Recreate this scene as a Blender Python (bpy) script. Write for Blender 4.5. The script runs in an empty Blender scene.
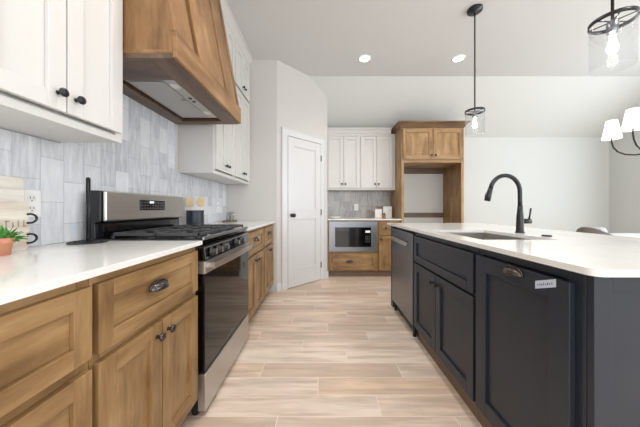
import bpy, math, random
from mathutils import Vector, Matrix, noise
R = math.radians
sc = bpy.context.scene
col = sc.collection
random.seed(4)

# ------------------------------------------------------------------ camera, world, lights, exposure
cd = bpy.data.cameras.new('camera'); cam = bpy.data.objects.new('camera', cd); col.objects.link(cam)
cd.sensor_width = 36; cd.lens = 249 / 640 * 36; cd.clip_start = .02
cd.shift_x = -2.5 / 640; cd.shift_y = -5.0 / 640
cam.location = (0, 0, 1.077); cam.rotation_euler = (R(90), 0, 0)
sc.camera = cam
w = bpy.data.worlds.new('daylight'); sc.world = w; w.use_nodes = True
w.node_tree.nodes['Background'].inputs[0].default_value = (.95, .975, 1, 1)
w.node_tree.nodes['Background'].inputs[1].default_value = 1.25
def area(name, loc, rot, sx, sy, power, color=(1, 1, 1), spread=180):
    l = bpy.data.lights.new(name, 'AREA'); l.shape = 'RECTANGLE'; l.size = sx; l.size_y = sy
    l.energy = power; l.color = color; l.spread = R(spread)
    o = bpy.data.objects.new(name, l); col.objects.link(o); o.location = loc; o.rotation_euler = rot
    return o
area('rear_fill_light', (1.6, -3.2, 1.6), (R(90), 0, 0), 5.5, 2.4, 52, (.93, .97, 1))  # added soft fill behind the camera; no window is built there
area('side_window_fill', (5.05, 1.3, 1.5), (R(90), 0, R(90)), 3.6, 1.9, 58, (.9, .96, 1))  # soft fill lamp added at the right wall's window opening
def fill_spot(x, y, power=30):  # unseen spots without fixtures, added to brighten counters and floor
    l = bpy.data.lights.new('overhead_spot', 'SPOT'); l.energy = power; l.spot_size = R(150); l.spot_blend = .9; l.shadow_soft_size = .12; l.color = (1, .97, .92)
    o = bpy.data.objects.new('overhead_spot', l); col.objects.link(o); o.location = (x, y, 2.97)
for p_ in ((-.35, 1.3), (.6, -.4), (-.4, -.4), (1.9, .6), (.54, 1.6)): fill_spot(*p_)
sc.view_settings.view_transform = 'Standard'; sc.view_settings.look = 'None'
sc.view_settings.gamma = 1; sc.view_settings.use_curve_mapping = False
sc.view_settings.exposure = 0.64

# ------------------------------------------------------------------ material helpers
def srgb(r, g, b):
    f = lambda c: (c / 255 / 12.92) if c / 255 <= .04045 else ((c / 255 + .055) / 1.055) ** 2.4
    return (f(r), f(g), f(b), 1)
class NT:
    def __init__(s, name):
        s.m = bpy.data.materials.new(name); s.m.use_nodes = True; s.t = s.m.node_tree
        s.b = s.t.nodes['Principled BSDF']
    def n(s, typ, **kw):
        nd = s.t.nodes.new(typ)
        for k, v in kw.items():
            if isinstance(k, str) and hasattr(nd, k): setattr(nd, k, v)
        return nd
    def l(s, a, b): s.t.links.new(a, b)
    def math(s, op, a, b=None, c=None):
        nd = s.n('ShaderNodeMath'); nd.operation = op
        for i, v in enumerate((a, b, c)):
            if v is None: continue
            if isinstance(v, (int, float)): nd.inputs[i].default_value = v
            else: s.l(v, nd.inputs[i])
        return nd.outputs[0]
    def mix(s, f, a, b, blend='MIX'):
        nd = s.n('ShaderNodeMix'); nd.data_type = 'RGBA'; nd.blend_type = blend
        for sock, v in ((nd.inputs[0], f), (nd.inputs[6], a), (nd.inputs[7], b)):
            if isinstance(v, (int, float)): sock.default_value = v
            elif isinstance(v, tuple): sock.default_value = v
            else: s.l(v, sock)
        return nd.outputs[2]
    def noise(s, vec, scale, detail=3, rough=.5):
        nd = s.n('ShaderNodeTexNoise'); nd.inputs['Scale'].default_value = scale
        nd.inputs['Detail'].default_value = detail; nd.inputs['Roughness'].default_value = rough
        if vec is not None: s.l(vec, nd.inputs['Vector'])
        return nd.outputs[0]
    def ramp(s, f, stops):
        nd = s.n('ShaderNodeValToRGB'); s.l(f, nd.inputs[0]); e = nd.color_ramp.elements
        while len(e) < len(stops): e.new(.5)
        for x, (p, c) in zip(e, stops): x.position = p; x.color = c
        return nd.outputs[0]
    def coord(s, scale=(1, 1, 1), rnd=True):
        tc = s.n('ShaderNodeTexCoord').outputs['Object']
        if rnd:
            oi = s.n('ShaderNodeObjectInfo').outputs['Random']
            v = s.n('ShaderNodeVectorMath'); v.operation = 'ADD'; s.l(tc, v.inputs[0])
            cb = s.n('ShaderNodeCombineXYZ')
            for i, k in enumerate((7.3, 5.1, 9.7)): s.l(s.math('MULTIPLY', oi, k), cb.inputs[i])
            s.l(cb.outputs[0], v.inputs[1]); tc = v.outputs[0]
        mp = s.n('ShaderNodeMapping'); mp.inputs['Scale'].default_value = scale; s.l(tc, mp.inputs[0])
        return mp.outputs[0]
    def color(s, c): s.l(c, s.b.inputs['Base Color'])
    def bump(s, h, strength=.2, dist=.001):
        nd = s.n('ShaderNodeBump'); nd.inputs['Strength'].default_value = strength
        nd.inputs['Distance'].default_value = dist; s.l(h, nd.inputs['Height']); s.l(nd.outputs[0], s.b.inputs['Normal'])
def plain(name, c, rough=.5, metal=0, var=.04, vscale=6, coat=0):
    t = NT(name); c = srgb(*c) if max(c) > 1 else c
    n = t.noise(t.coord(), vscale, 2)
    d = tuple(x * (1 - var) for x in c[:3]) + (1,); u = tuple(min(1, x * (1 + var)) for x in c[:3]) + (1,)
    t.color(t.mix(n, d, u)); t.b.inputs['Roughness'].default_value = rough; t.b.inputs['Metallic'].default_value = metal
    t.b.inputs['Coat Weight'].default_value = coat; t.b.inputs['Coat Roughness'].default_value = .15
    return t.m
def emit(name, c, s):
    t = NT(name); t.b.inputs['Base Color'].default_value = (.8, .8, .8, 1)
    t.b.inputs['Emission Color'].default_value = c; t.b.inputs['Emission Strength'].default_value = s
    return t.m
def wood(name, light, mid, dark, axis, rough=.4):
    t = NT(name); s = [11, 11, 11]; s[axis] = 1.7
    v = t.coord(tuple(s)); n = t.noise(v, 1.3, 5, .62)
    s2 = [2.2, 2.2, 2.2]; s2[axis] = 1.3
    b = t.noise(t.coord(tuple(s2)), 2.4, 4, .6)
    f = t.math('ADD', t.math('MULTIPLY', n, .6), t.math('MULTIPLY', b, .4))
    c = t.ramp(f, [(.32, srgb(*dark)), (.5, srgb(*mid)), (.67, srgb(*light))])
    s3 = [60, 60, 60]; s3[axis] = 2.5
    fine = t.noise(t.coord(tuple(s3)), 1.5, 2, .5)
    s4 = [26, 26, 26]; s4[axis] = 2.2
    fl = t.ramp(t.noise(t.coord(tuple(s4)), 1.7, 3, .6), [(.5, (0, 0, 0, 1)), (.72, (1, 1, 1, 1))])
    c = t.mix(t.math('MULTIPLY', fl, .4), c, srgb(*dark))
    t.color(t.mix(t.math('MULTIPLY', fine, .3), c, srgb(*dark)))
    t.b.inputs['Roughness'].default_value = rough; t.bump(fine, .12)
    return t.m
M = {}
W_ = dict(light=(192, 158, 116), mid=(158, 124, 82), dark=(98, 70, 42))
M['wood_v'] = wood('stained_maple_vertical', axis=2, **W_); M['wood_h'] = wood('stained_maple_horizontal', axis=0, **W_)
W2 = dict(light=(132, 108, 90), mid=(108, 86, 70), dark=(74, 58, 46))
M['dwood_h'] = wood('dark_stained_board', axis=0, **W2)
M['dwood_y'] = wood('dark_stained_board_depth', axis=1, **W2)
W3 = dict(light=(178, 140, 98), mid=(148, 110, 70), dark=(96, 66, 38))
M['hwood_v'] = wood('hood_maple_vertical', axis=2, **W3); M['hwood_h'] = wood('hood_maple_horizontal', axis=0, **W3)
M['cornice'] = wood('darker_maple_cornice', (150, 118, 84), (122, 92, 62), (84, 60, 40), 0)
M['white'] = plain('white_cabinet_paint', (215, 213, 210), .38, var=.01)
M['trimw'] = plain('white_trim_paint', (213, 213, 214), .35, var=.01)
M['wall'] = plain('greige_wall_paint', (204, 201, 197), .85, var=.012, vscale=3)
M['wallb'] = plain('pale_wall_paint', (210, 212, 209), .85, var=.012, vscale=3)
M['ceil'] = plain('ceiling_paint', (212, 213, 212), .9, var=.01, vscale=2)
M['navy'] = plain('charcoal_navy_paint', (36, 43, 54), .42, var=.05, vscale=30)
M['navyd'] = plain('charcoal_navy_frame', (38, 44, 55), .42, var=.05, vscale=30)
M['black'] = plain('matte_black', (18, 19, 22), .34)
M['bronze'] = plain('dark_bronze', (86, 80, 78), .25, metal=.85)
M['gloss'] = plain('black_glass', (10, 10, 12), .06, coat=.5)
M['oven'] = plain('dark_oven_glass', (8, 8, 9), .05); M['oven'].node_tree.nodes['Principled BSDF'].inputs['Specular IOR Level'].default_value = .4
M['iron'] = plain('cast_iron', (62, 62, 65), .5, var=.2, vscale=60)
M['terra'] = plain('terracotta', (205, 142, 112), .8, var=.1, vscale=25)
M['leaf'] = plain('plant_leaf', (76, 140, 58), .45, var=.35, vscale=30)
M['soil'] = plain('soil', (58, 42, 32), .95, var=.3, vscale=80)
M['paper'] = plain('white_plastic', (240, 240, 240), .4, var=.01)
M['ceramic'] = plain('white_ceramic', (238, 236, 232), .2, var=.01)
M['tape'] = plain('masking_tape', (196, 206, 224), .7, var=.05, vscale=120)
M['btape'] = plain('blue_tape', (204, 216, 234), .7)
M['pink'] = plain('blush_card', (238, 214, 208), .6)
M['rose'] = plain('rose_wire', (196, 140, 136), .35, metal=.5)
M['chair'] = plain('grey_brown_upholstery', (120, 112, 106), .9, var=.12, vscale=60)
M['cushion'] = plain('pale_grey_cushion', (206, 210, 220), .9, var=.05, vscale=50)
M['spoon'] = plain('pale_wood', (222, 196, 152), .6, var=.1, vscale=40)
M['slot'] = plain('dark_slot', (60, 60, 64), .6)
M['toe'] = plain('toe_board', (120, 100, 82), .6, var=.1, vscale=12)
M['bulb'] = emit('glowing_bulb', (1, .95, .86, 1), 7)
M['can'] = emit('downlight_lens', (1, .96, .88, 1), 9)
def shade_mat():
    t = NT('fabric_lamp_shade'); n = t.noise(t.coord(), 90, 2)
    t.color(t.mix(n, (.85, .84, .8, 1), (.95, .94, .9, 1))); t.b.inputs['Emission Color'].default_value = (1, .96, .9, 1)
    t.b.inputs['Emission Strength'].default_value = .75; t.b.inputs['Roughness'].default_value = .9
    return t.m
M['shade'] = shade_mat()
def steel(name, c, axis, rough=.3):
    t = NT(name); s = [160, 160, 160]; s[axis] = 1.5
    n = t.noise(t.coord(tuple(s)), 1.5, 2)
    c = srgb(*c); t.color(t.mix(n, tuple(x * .88 for x in c[:3]) + (1,), c))
    t.b.inputs['Metallic'].default_value = .9
    t.l(t.math('ADD', t.math('MULTIPLY', n, .12), rough - .06), t.b.inputs['Roughness']); return t.m
M['steel'] = steel('brushed_stainless', (198, 194, 190), 0)
M['steelg'] = steel('dark_brushed_stainless', (150, 152, 158), 0, .34)
M['dwsteel'] = steel('black_stainless', (128, 130, 136), 2, .3)
def quartz():
    t = NT('white_quartz'); v = t.coord((1, 1, 1), False)
    n = t.noise(v, 3, 5, .6); n2 = t.noise(v, 260, 1)
    c = t.ramp(n, [(.3, srgb(226, 224, 222)), (.6, srgb(236, 235, 233))])
    t.color(t.mix(t.math('MULTIPLY', t.math('GREATER_THAN', n2, .66), .25), c, srgb(200, 198, 196)))
    t.b.inputs['Roughness'].default_value = .13; return t.m
M['quartz'] = quartz()
def glass():
    t = NT('clear_seeded_glass'); o = t.t.nodes['Material Output']; t.t.nodes.remove(t.b)
    tr = t.n('ShaderNodeBsdfTransparent'); tr.inputs[0].default_value = (.95, .96, .965, 1)
    gl = t.n('ShaderNodeBsdfGlossy'); gl.inputs['Roughness'].default_value = .04
    lw = t.n('ShaderNodeLayerWeight'); lw.inputs[0].default_value = .35
    df = t.n('ShaderNodeBsdfDiffuse'); df.inputs[0].default_value = (.9, .92, .93, 1)
    m1 = t.n('ShaderNodeMixShader'); t.l(t.math('MULTIPLY', lw.outputs['Facing'], .45), m1.inputs[0]); t.l(tr.outputs[0], m1.inputs[1]); t.l(gl.outputs[0], m1.inputs[2])
    n = t.noise(t.coord(), 45, 2)
    m2 = t.n('ShaderNodeMixShader'); t.l(t.math('ADD', t.math('MULTIPLY', n, .02), .01), m2.inputs[0]); t.l(m1.outputs[0], m2.inputs[1]); t.l(df.outputs[0], m2.inputs[2])
    t.l(m2.outputs[0], o.inputs[0]); return t.m
M['glass'] = glass()
def tile(name, u_axis, c1, c2, c3):
    t = NT(name); tc = t.n('ShaderNodeTexCoord').outputs['Object']
    sp = t.n('ShaderNodeSeparateXYZ'); t.l(tc, sp.inputs[0])
    wz = t.math('MULTIPLY', t.noise(t.coord((1, 1, 1), False), 14, 2), .008)
    cb = t.n('ShaderNodeCombineXYZ'); t.l(t.math('ADD', t.math('ADD', sp.outputs[2], wz), 2.09), cb.inputs[0]); t.l(t.math('ADD', t.math('ADD', sp.outputs[u_axis], wz), 3.0), cb.inputs[1])
    br = t.n('ShaderNodeTexBrick'); t.l(cb.outputs[0], br.inputs['Vector'])
    br.offset = .5; br.inputs['Scale'].default_value = 1; br.inputs['Brick Width'].default_value = .2; br.inputs['Row Height'].default_value = .1
    br.inputs['Mortar Size'].default_value = .0016; br.inputs['Mortar Smooth'].default_value = .3; br.inputs['Bias'].default_value = 0
    br.inputs['Color1'].default_value = (0, 0, 0, 1); br.inputs['Color2'].default_value = (1, 1, 1, 1)
    per = t.ramp(br.outputs['Color'], [(0, srgb(*c1)), (.5, srgb(*c2)), (1, srgb(*c3))])
    st = t.noise(t.coord((34, 34, 5), False), 1.4, 4, .65)
    cc = t.mix(t.math('MULTIPLY', t.math('SUBTRACT', st, .38), 2.2), per, srgb(*[min(255, x + 16) for x in c3]))
    cl = t.noise(t.coord((6, 6, 6), False), 1.5, 3)
    cc = t.mix(t.math('MULTIPLY', cl, .35), cc, srgb(*c1))
    cc = t.mix(t.math('MULTIPLY', br.outputs['Fac'], .55), cc, srgb(*[x - 12 for x in c1]))
    t.color(cc); t.b.inputs['Roughness'].default_value = .22
    h = t.math('SUBTRACT', t.math('MULTIPLY', st, .8), t.math('MULTIPLY', br.outputs['Fac'], 1.6)); t.bump(h, .35, .002)
    return t.m
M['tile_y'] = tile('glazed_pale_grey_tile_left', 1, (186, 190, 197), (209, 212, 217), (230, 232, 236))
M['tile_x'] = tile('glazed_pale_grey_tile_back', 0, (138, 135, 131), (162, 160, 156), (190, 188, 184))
def floor_mat():
    t = NT('wood_look_plank_tile'); tc = t.n('ShaderNodeTexCoord').outputs['Object']
    sp = t.n('ShaderNodeSeparateXYZ'); t.l(tc, sp.inputs[0]); x, y = sp.outputs[0], sp.outputs[1]
    P, L = .149, .914
    yy = t.math('DIVIDE', t.math('SUBTRACT', y, 1.29), P); r = t.math('FLOOR', yy); fy = t.math('SUBTRACT', yy, r)
    wob = t.math('MULTIPLY', t.math('FRACT', t.math('MULTIPLY', t.math('ADD', r, 40), .6180)), .04)
    xx = t.math('DIVIDE', t.math('ADD', t.math('ADD', t.math('SUBTRACT', x, .336), t.math('MULTIPLY', r, .35)), wob), L)
    i = t.math('FLOOR', xx); fx = t.math('SUBTRACT', xx, i)
    ex = t.math('MINIMUM', fx, t.math('SUBTRACT', 1, fx)); ey = t.math('MINIMUM', fy, t.math('SUBTRACT', 1, fy))
    g = t.math('MAXIMUM', t.math('LESS_THAN', t.math('MULTIPLY', ex, L), .0017), t.math('LESS_THAN', t.math('MULTIPLY', ey, P), .0017))
    cb = t.n('ShaderNodeCombineXYZ'); t.l(r, cb.inputs[0]); t.l(i, cb.inputs[1])
    wn = t.n('ShaderNodeTexWhiteNoise'); wn.noise_dimensions = '2D'; t.l(cb.outputs[0], wn.inputs['Vector'])
    rv = wn.outputs['Value']
    c = t.ramp(rv, [(0, srgb(206, 182, 163)), (.35, srgb(226, 205, 187)), (.7, srgb(238, 222, 208)), (1, srgb(230, 203, 178))])
    gv = t.n('ShaderNodeCombineXYZ'); t.l(t.math('ADD', t.math('MULTIPLY', x, 1.6), t.math('MULTIPLY', rv, 31)), gv.inputs[0])
    t.l(t.math('MULTIPLY', y, 17), gv.inputs[1]); t.l(t.math('MULTIPLY', rv, 13), gv.inputs[2])
    gn = t.noise(gv.outputs[0], 1.2, 5, .6)
    c = t.mix(t.math('MULTIPLY', t.ramp(gn, [(.42, (0, 0, 0, 1)), (.64, (1, 1, 1, 1))]), .7), c, srgb(186, 160, 138))
    g2 = t.n('ShaderNodeCombineXYZ'); t.l(t.math('ADD', t.math('MULTIPLY', x, 2.2), t.math('MULTIPLY', rv, 17)), g2.inputs[0]); t.l(t.math('MULTIPLY', y, 6), g2.inputs[1]); t.l(rv, g2.inputs[2])
    bn = t.noise(g2.outputs[0], 1.1, 3, .5)
    c = t.mix(t.math('MULTIPLY', t.ramp(bn, [(.45, (0, 0, 0, 1)), (.7, (1, 1, 1, 1))]), .55), c, srgb(186, 172, 162))
    c = t.mix(g, c, srgb(238, 226, 213)); t.color(c)
    t.b.inputs['Roughness'].default_value = .38; t.bump(t.math('SUBTRACT', gn, g), .15, .001)
    return t.m
M['floor'] = floor_mat()
def limed(name, c1, c2, axis):
    t = NT(name); s = [14, 14, 14]; s[axis] = 1.4
    n = t.noise(t.coord(tuple(s)), 2, 5, .65)
    t.color(t.ramp(n, [(.35, srgb(*c1)), (.65, srgb(*c2))])); t.b.inputs['Roughness'].default_value = .7; return t.m
M['limed'] = limed('whitewashed_wood', (214, 206, 194), (234, 229, 220), 1)
M['limed2'] = limed('weathered_cream_wood', (200, 188, 174), (230, 222, 208), 1)
M['mesh'] = plain('filter_mesh', (186, 184, 182), .55, metal=.3, var=.3, vscale=400)

# ------------------------------------------------------------------ geometry helpers
class MB:
    def __init__(s): s.v = []; s.f = []; s.m = []; s.s = []
    def add(s, vs, fs, mi=0, smooth=False):
        o = len(s.v); s.v += [tuple(v) for v in vs]
        for f in fs: s.f.append([o + i for i in f]); s.m.append(mi); s.s.append(smooth)
        return s
    def box(s, x0, x1, y0, y1, z0, z1, mi=0):
        x0, x1 = sorted((x0, x1)); y0, y1 = sorted((y0, y1)); z0, z1 = sorted((z0, z1))
        v = [(x0, y0, z0), (x1, y0, z0), (x1, y1, z0), (x0, y1, z0), (x0, y0, z1), (x1, y0, z1), (x1, y1, z1), (x0, y1, z1)]
        return s.add(v, [(0, 3, 2, 1), (4, 5, 6, 7), (0, 1, 5, 4), (1, 2, 6, 5), (2, 3, 7, 6), (3, 0, 4, 7)], mi)
    def prism(s, pts, z0, z1, mi=0):            # pts counter-clockwise in xy
        n = len(pts); v = [(p[0], p[1], z0) for p in pts] + [(p[0], p[1], z1) for p in pts]
        return s.add(v, [tuple(range(n))[::-1], tuple(range(n, 2 * n))] + [(i, (i + 1) % n, n + (i + 1) % n, n + i) for i in range(n)], mi)
    def hull8(s, a, b, mi=0):                    # bottom quad a, top quad b
        return s.add(list(a) + list(b), [(0, 3, 2, 1), (4, 5, 6, 7), (0, 1, 5, 4), (1, 2, 6, 5), (2, 3, 7, 6), (3, 0, 4, 7)], mi)
    def extrude_x(s, prof, x0, x1, mi=0):        # prof: list of (y,z)
        n = len(prof); v = [(x0, y, z) for y, z in prof] + [(x1, y, z) for y, z in prof]
        return s.add(v, [tuple(range(n)), tuple(range(n, 2 * n))[::-1]] + [(i, n + i, n + (i + 1) % n, (i + 1) % n) for i in range(n)], mi)
    def lathe(s, prof, c=(0, 0, 0), seg=24, mi=0, axis='z', cap=True, smooth=True):
        o = []; n = len(prof)
        for r, h in prof:
            for k in range(seg):
                a = 2 * math.pi * k / seg; x, y = r * math.cos(a), r * math.sin(a)
                if axis == 'z': p = (c[0] + x, c[1] + y, c[2] + h)
                elif axis == 'y': p = (c[0] + x, c[1] - h, c[2] + y)    # heights run toward -y
                else: p = (c[0] + h, c[1] + x, c[2] + y)
                o.append(p)
        f = [(i * seg + k, i * seg + (k + 1) % seg, (i + 1) * seg + (k + 1) % seg, (i + 1) * seg + k) for i in range(n - 1) for k in range(seg)]
        s.add(o, f, mi, smooth)
        if cap:
            b = len(s.v) - len(o)
            s.f.append([b + k for k in range(seg)][::-1]); s.m.append(mi); s.s.append(False)
            s.f.append([b + (n - 1) * seg + k for k in range(seg)]); s.m.append(mi); s.s.append(False)
        return s
    def tube(s, pts, r, seg=12, mi=0, smooth=True):
        pts = [Vector(p) for p in pts]; n = len(pts); rs = r if isinstance(r, (list, tuple)) else [r] * n
        ref = Vector((0, 0, 1)); o = []
        t0 = (pts[1] - pts[0]).normalized()
        if abs(t0.dot(ref)) > .9: ref = Vector((0, 1, 0))
        u = t0.cross(ref).normalized()
        for i, p in enumerate(pts):
            t = (pts[min(i + 1, n - 1)] - pts[max(i - 1, 0)]).normalized()
            u = (u - t * u.dot(t)).normalized(); w_ = t.cross(u)
            for k in range(seg):
                a = 2 * math.pi * k / seg; o.append(p + (u * math.cos(a) + w_ * math.sin(a)) * rs[i])
        f = [(i * seg + k, i * seg + (k + 1) % seg, (i + 1) * seg + (k + 1) % seg, (i + 1) * seg + k) for i in range(n - 1) for k in range(seg)]
        f += [tuple(range(seg))[::-1], tuple(range((n - 1) * seg, n * seg))]
        return s.add(o, f, mi, smooth)
    def build(s, name, mats, parent=None, bevel=0, loc=None):
        me = bpy.data.meshes.new(name); vs = s.v
        if loc is not None: vs = [(v[0] - loc[0], v[1] - loc[1], v[2] - loc[2]) for v in s.v]
        me.from_pydata(vs, [], s.f)
        for m in (mats if isinstance(mats, (list, tuple)) else [mats]): me.materials.append(M[m] if isinstance(m, str) else m)
        for p, mi, sm in zip(me.polygons, s.m, s.s): p.material_index = mi; p.use_smooth = sm
        me.validate()
        import bmesh
        bm = bmesh.new(); bm.from_mesh(me); bmesh.ops.recalc_face_normals(bm, faces=bm.faces); bm.to_mesh(me); bm.free()
        o = bpy.data.objects.new(name, me); col.objects.link(o)
        if parent: o.parent = parent
        if loc is not None: o.location = loc
        if bevel:
            b = o.modifiers.new('bevel', 'BEVEL'); b.width = bevel; b.segments = 2; b.limit_method = 'ANGLE'; b.angle_limit = R(40)
        return o
def box(*a): return MB().box(*a)
def tag(o, label, cat, group=None, kind=None):
    if label: o['label'] = label
    if cat: o['category'] = cat
    if group: o['group'] = group
    if kind: o['kind'] = kind
    return o
def thing(name, label, cat, loc=(0, 0, 0), rz=0, group=None):
    o = bpy.data.objects.new(name, None); o.empty_display_size = .1; col.objects.link(o); o.location = loc; o.rotation_euler = (0, 0, R(rz))
    return tag(o, label, cat, group)
def struct(name, mb, m, bevel=0, parent=None):
    o = mb.build(name, m, parent, bevel)
    if not parent: o['kind'] = 'structure'
    return o
def copy_tree(o, parent=None):
    c = o.copy(); col.objects.link(c)
    if parent: c.parent = parent
    for ch in list(o.children): copy_tree(ch, c)
    return c

# ------------------------------------------------------------------ room shell
XL, XR, YB = -1.25, 5.18, 4.5
YS, ZC, ZB = 3.62, 3.0, 2.36
struct('floor', box(-1.4, 5.35, -4, 4.6, -.1, 0), 'floor')
struct('ceiling', box(-1.4, 5.35, -4, YS, ZC, ZC + .1), 'ceil')
struct('ceiling', MB().hull8([(-1.4, YS, ZC), (5.35, YS, ZC), (5.35, 4.7, ZB - .145), (-1.4, 4.7, ZB - .145)],
              [(-1.4, YS, ZC + .1), (5.35, YS, ZC + .1), (5.35, 4.7, ZB), (-1.4, 4.7, ZB)]), 'wallb')
struct('wall_left', box(-1.4, XL, -4, 4.6, 0, ZC + .05), 'wall')
struct('wall_back', box(-1.25, XR + .15, YB, YB + .1, 0, ZB + .05), 'wallb')
struct('wall_right', MB().box(XR, XR + .15, 3.35, YB, 0, 2.85).box(XR, XR + .15, -.6, 3.35, 0, .35).box(XR, XR + .15, -.6, 3.35, 2.45, ZC + .02)
       .box(XR, XR + .15, -4, -.6, 0, ZC + .02)  , 'wallb')
PC, PE = (-.59, 3.22), (.077, 3.887)
struct('wall_pantry', MB().prism([(XL, 3.22), PC, PE, (.077, YB), (XL, YB)], 0, ZC + .03), 'wall')
# window in right wall
wf = MB()
for z0, z1 in ((.35, .41), (2.39, 2.45)): wf.box(XR - .01, XR + .1, -.6, 3.35, z0, z1)
for y0 in (-.6, .68, 1.98, 3.29): wf.box(XR - .01, XR + .1, y0, y0 + .06, .41, 2.39)
struct('window_1', wf, 'trimw')
# backsplashes
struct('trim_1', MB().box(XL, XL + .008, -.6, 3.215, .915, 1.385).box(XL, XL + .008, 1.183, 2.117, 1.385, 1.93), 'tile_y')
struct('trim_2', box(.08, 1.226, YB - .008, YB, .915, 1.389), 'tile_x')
# pantry wall local frame: origin at corner PC, x along the wall, -y toward the room
def on_pantry(o): o.location = (PC[0], PC[1], 0); o.rotation_euler = (0, 0, R(45)); return o
LW = math.hypot(PE[0] - PC[0], PE[1] - PC[1])
D0, D1, DT = .165, .775, 2.04
door = MB().box(D0, D1, -.012, .0, .012, DT)
dd = MB()
st = .105
dd.box(D0, D0 + st, -.022, -.011, .012, DT).box(D1 - st, D1, -.022, -.011, .012, DT)
for z0, z1 in ((.012, .25), (.93, 1.07), (DT - .115, DT)): dd.box(D0 + st, D1 - st, -.022, -.011, z0, z1)
for z0, z1 in ((.25, .93), (1.07, DT - .115)):
    for a, b, c, d in ((D0 + st, D1 - st, z0, z0 + .012), (D0 + st, D1 - st, z1 - .012, z1), (D0 + st, D0 + st + .012, z0, z1), (D1 - st - .012, D1 - st, z0, z1)):
        dd.box(a, b, -.017, -.011, c, d)
dd.v += []; 
for k in range(1):
    off = len(door.v); door.v += dd.v; door.f += [[i + off for i in f] for f in dd.f]; door.m += dd.m; door.s += dd.s
dr = on_pantry(struct('door_1', door, 'trimw', .002))
MB().lathe([(.026, 0), (.026, .006), (.011, .008), (.011, .03), (.024, .036), (.028, .05), (.024, .062), (.008, .067)], (D0 + .06, -.022, .985), 20, 0, 'y').build('door_knob', 'black', dr)
for z in (.23, 1.02, 1.83): MB().box(D1 - .002, D1 + .012, -.03, -.014, z - .045, z + .045).build('hinge', 'black', dr, .002)
cs = MB().box(D0 - .092, D0 - .006, -.02, 0, 0, DT + .01).box(D1 + .006, D1 + .092, -.02, 0, 0, DT + .01).box(D0 - .092, D1 + .092, -.02, 0, DT + .01, DT + .1)
cs.box(D0 - .098, D0 - .084, -.026, 0, 0, DT + .1).box(D1 + .084, D1 + .098, -.026, 0, 0, DT + .1).box(D0 - .098, D1 + .098, -.026, 0, DT + .09, DT + .106)
on_pantry(struct('trim_3', cs, 'trimw', .002))
on_pantry(struct('baseboard_left', MB().box(-.01, D0 - .1, -.014, 0, 0, .1).box(D1 + .1, LW + .008, -.014, 0, 0, .1), 'trimw', .002))
struct('baseboard_back', box(2.2, XR, YB - .014, YB, 0, .12), 'trimw', .002)
struct('baseboard_right', box(XR - .014, XR, -.6, YB - .014, 0, .12), 'trimw', .002)

# ------------------------------------------------------------------ cabinetry
def shaker(x0, x1, z0, z1, yf, mat=('wood_v', 'wood_h'), rail=.06, t=.02, rec=.012, flat=False, hpanel=False):
    m = MB(); r = rail
    m.box(x0, x0 + r, yf, yf + t, z0, z1, 0).box(x1 - r, x1, yf, yf + t, z0, z1, 0)
    m.box(x0 + r, x1 - r, yf, yf + t, z0, z0 + r, 1).box(x0 + r, x1 - r, yf, yf + t, z1 - r, z1, 1)
    m.box(x0 + r, x1 - r, yf + rec, yf + t, z0 + r, z1 - r, 1 if hpanel else 0)
    return m
KN = [(.0075, 0), (.0065, .003), (.0055, .012), (.0075, .015), (.0145, .018), (.016, .0225), (.0135, .027), (.005, .029)]
def knob(parent, x, z, yf, m='bronze', name='knob'):
    return MB().lathe(KN, (x, yf, z), 16, 0, 'y').build(name, m, parent)
def cup_pull(parent, x, z, yf, m='bronze', w_=.046, h=.026, d=.026):
    mb = MB(); nu, nv = 16, 8; v = []
    for j in range(nv + 1):
        vv = -.12 + (math.pi / 2 + .12) * j / nv
        for i in range(nu + 1):
            u = math.pi * i / nu
            v.append((x + w_ * math.cos(u), yf - .001 - d * math.sin(u) * max(0, math.cos(vv)), z + h * (math.sin(u) ** .7) * math.sin(vv)))
    f = [(j * (nu + 1) + i, j * (nu + 1) + i + 1, (j + 1) * (nu + 1) + i + 1, (j + 1) * (nu + 1) + i) for j in range(nv) for i in range(nu)]
    mb.add(v, f, 0, True)
    pts = [(x + (w_ + .003) * math.cos(a), yf - .003, z + (h + .003) * math.sin(a) ** .7) for a in [math.pi * k / 14 for k in range(15)]]
    mb.tube(pts, .003, 8)
    o = mb.build('cup_pull', m, parent); s = o.modifiers.new('s', 'SOLIDIFY'); s.thickness = .002; s.offset = 0
    return o
def base_body(W, D, H=.893, m='wood_v', toe='toe'):
    mb = MB()
    mb.box(0, W, .02, D, .1, H, 0)
    return mb
def face_frame(W, z0, z1, mids_z=(), mids_x=(), s=.035, t=.02, mi=(0, 1)):
    mb = MB(); mb.box(0, s, 0, t, z0, z1, 0).box(W - s, W, 0, t, z0, z1, 0)
    mb.box(s, W - s, 0, t, z1 - s, z1, 1).box(s, W - s, 0, t, z0, z0 + s * .8, 1)
    for z in mids_z: mb.box(s, W - s, 0, t, z - s / 2, z + s / 2, 1)
    return mb
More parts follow.
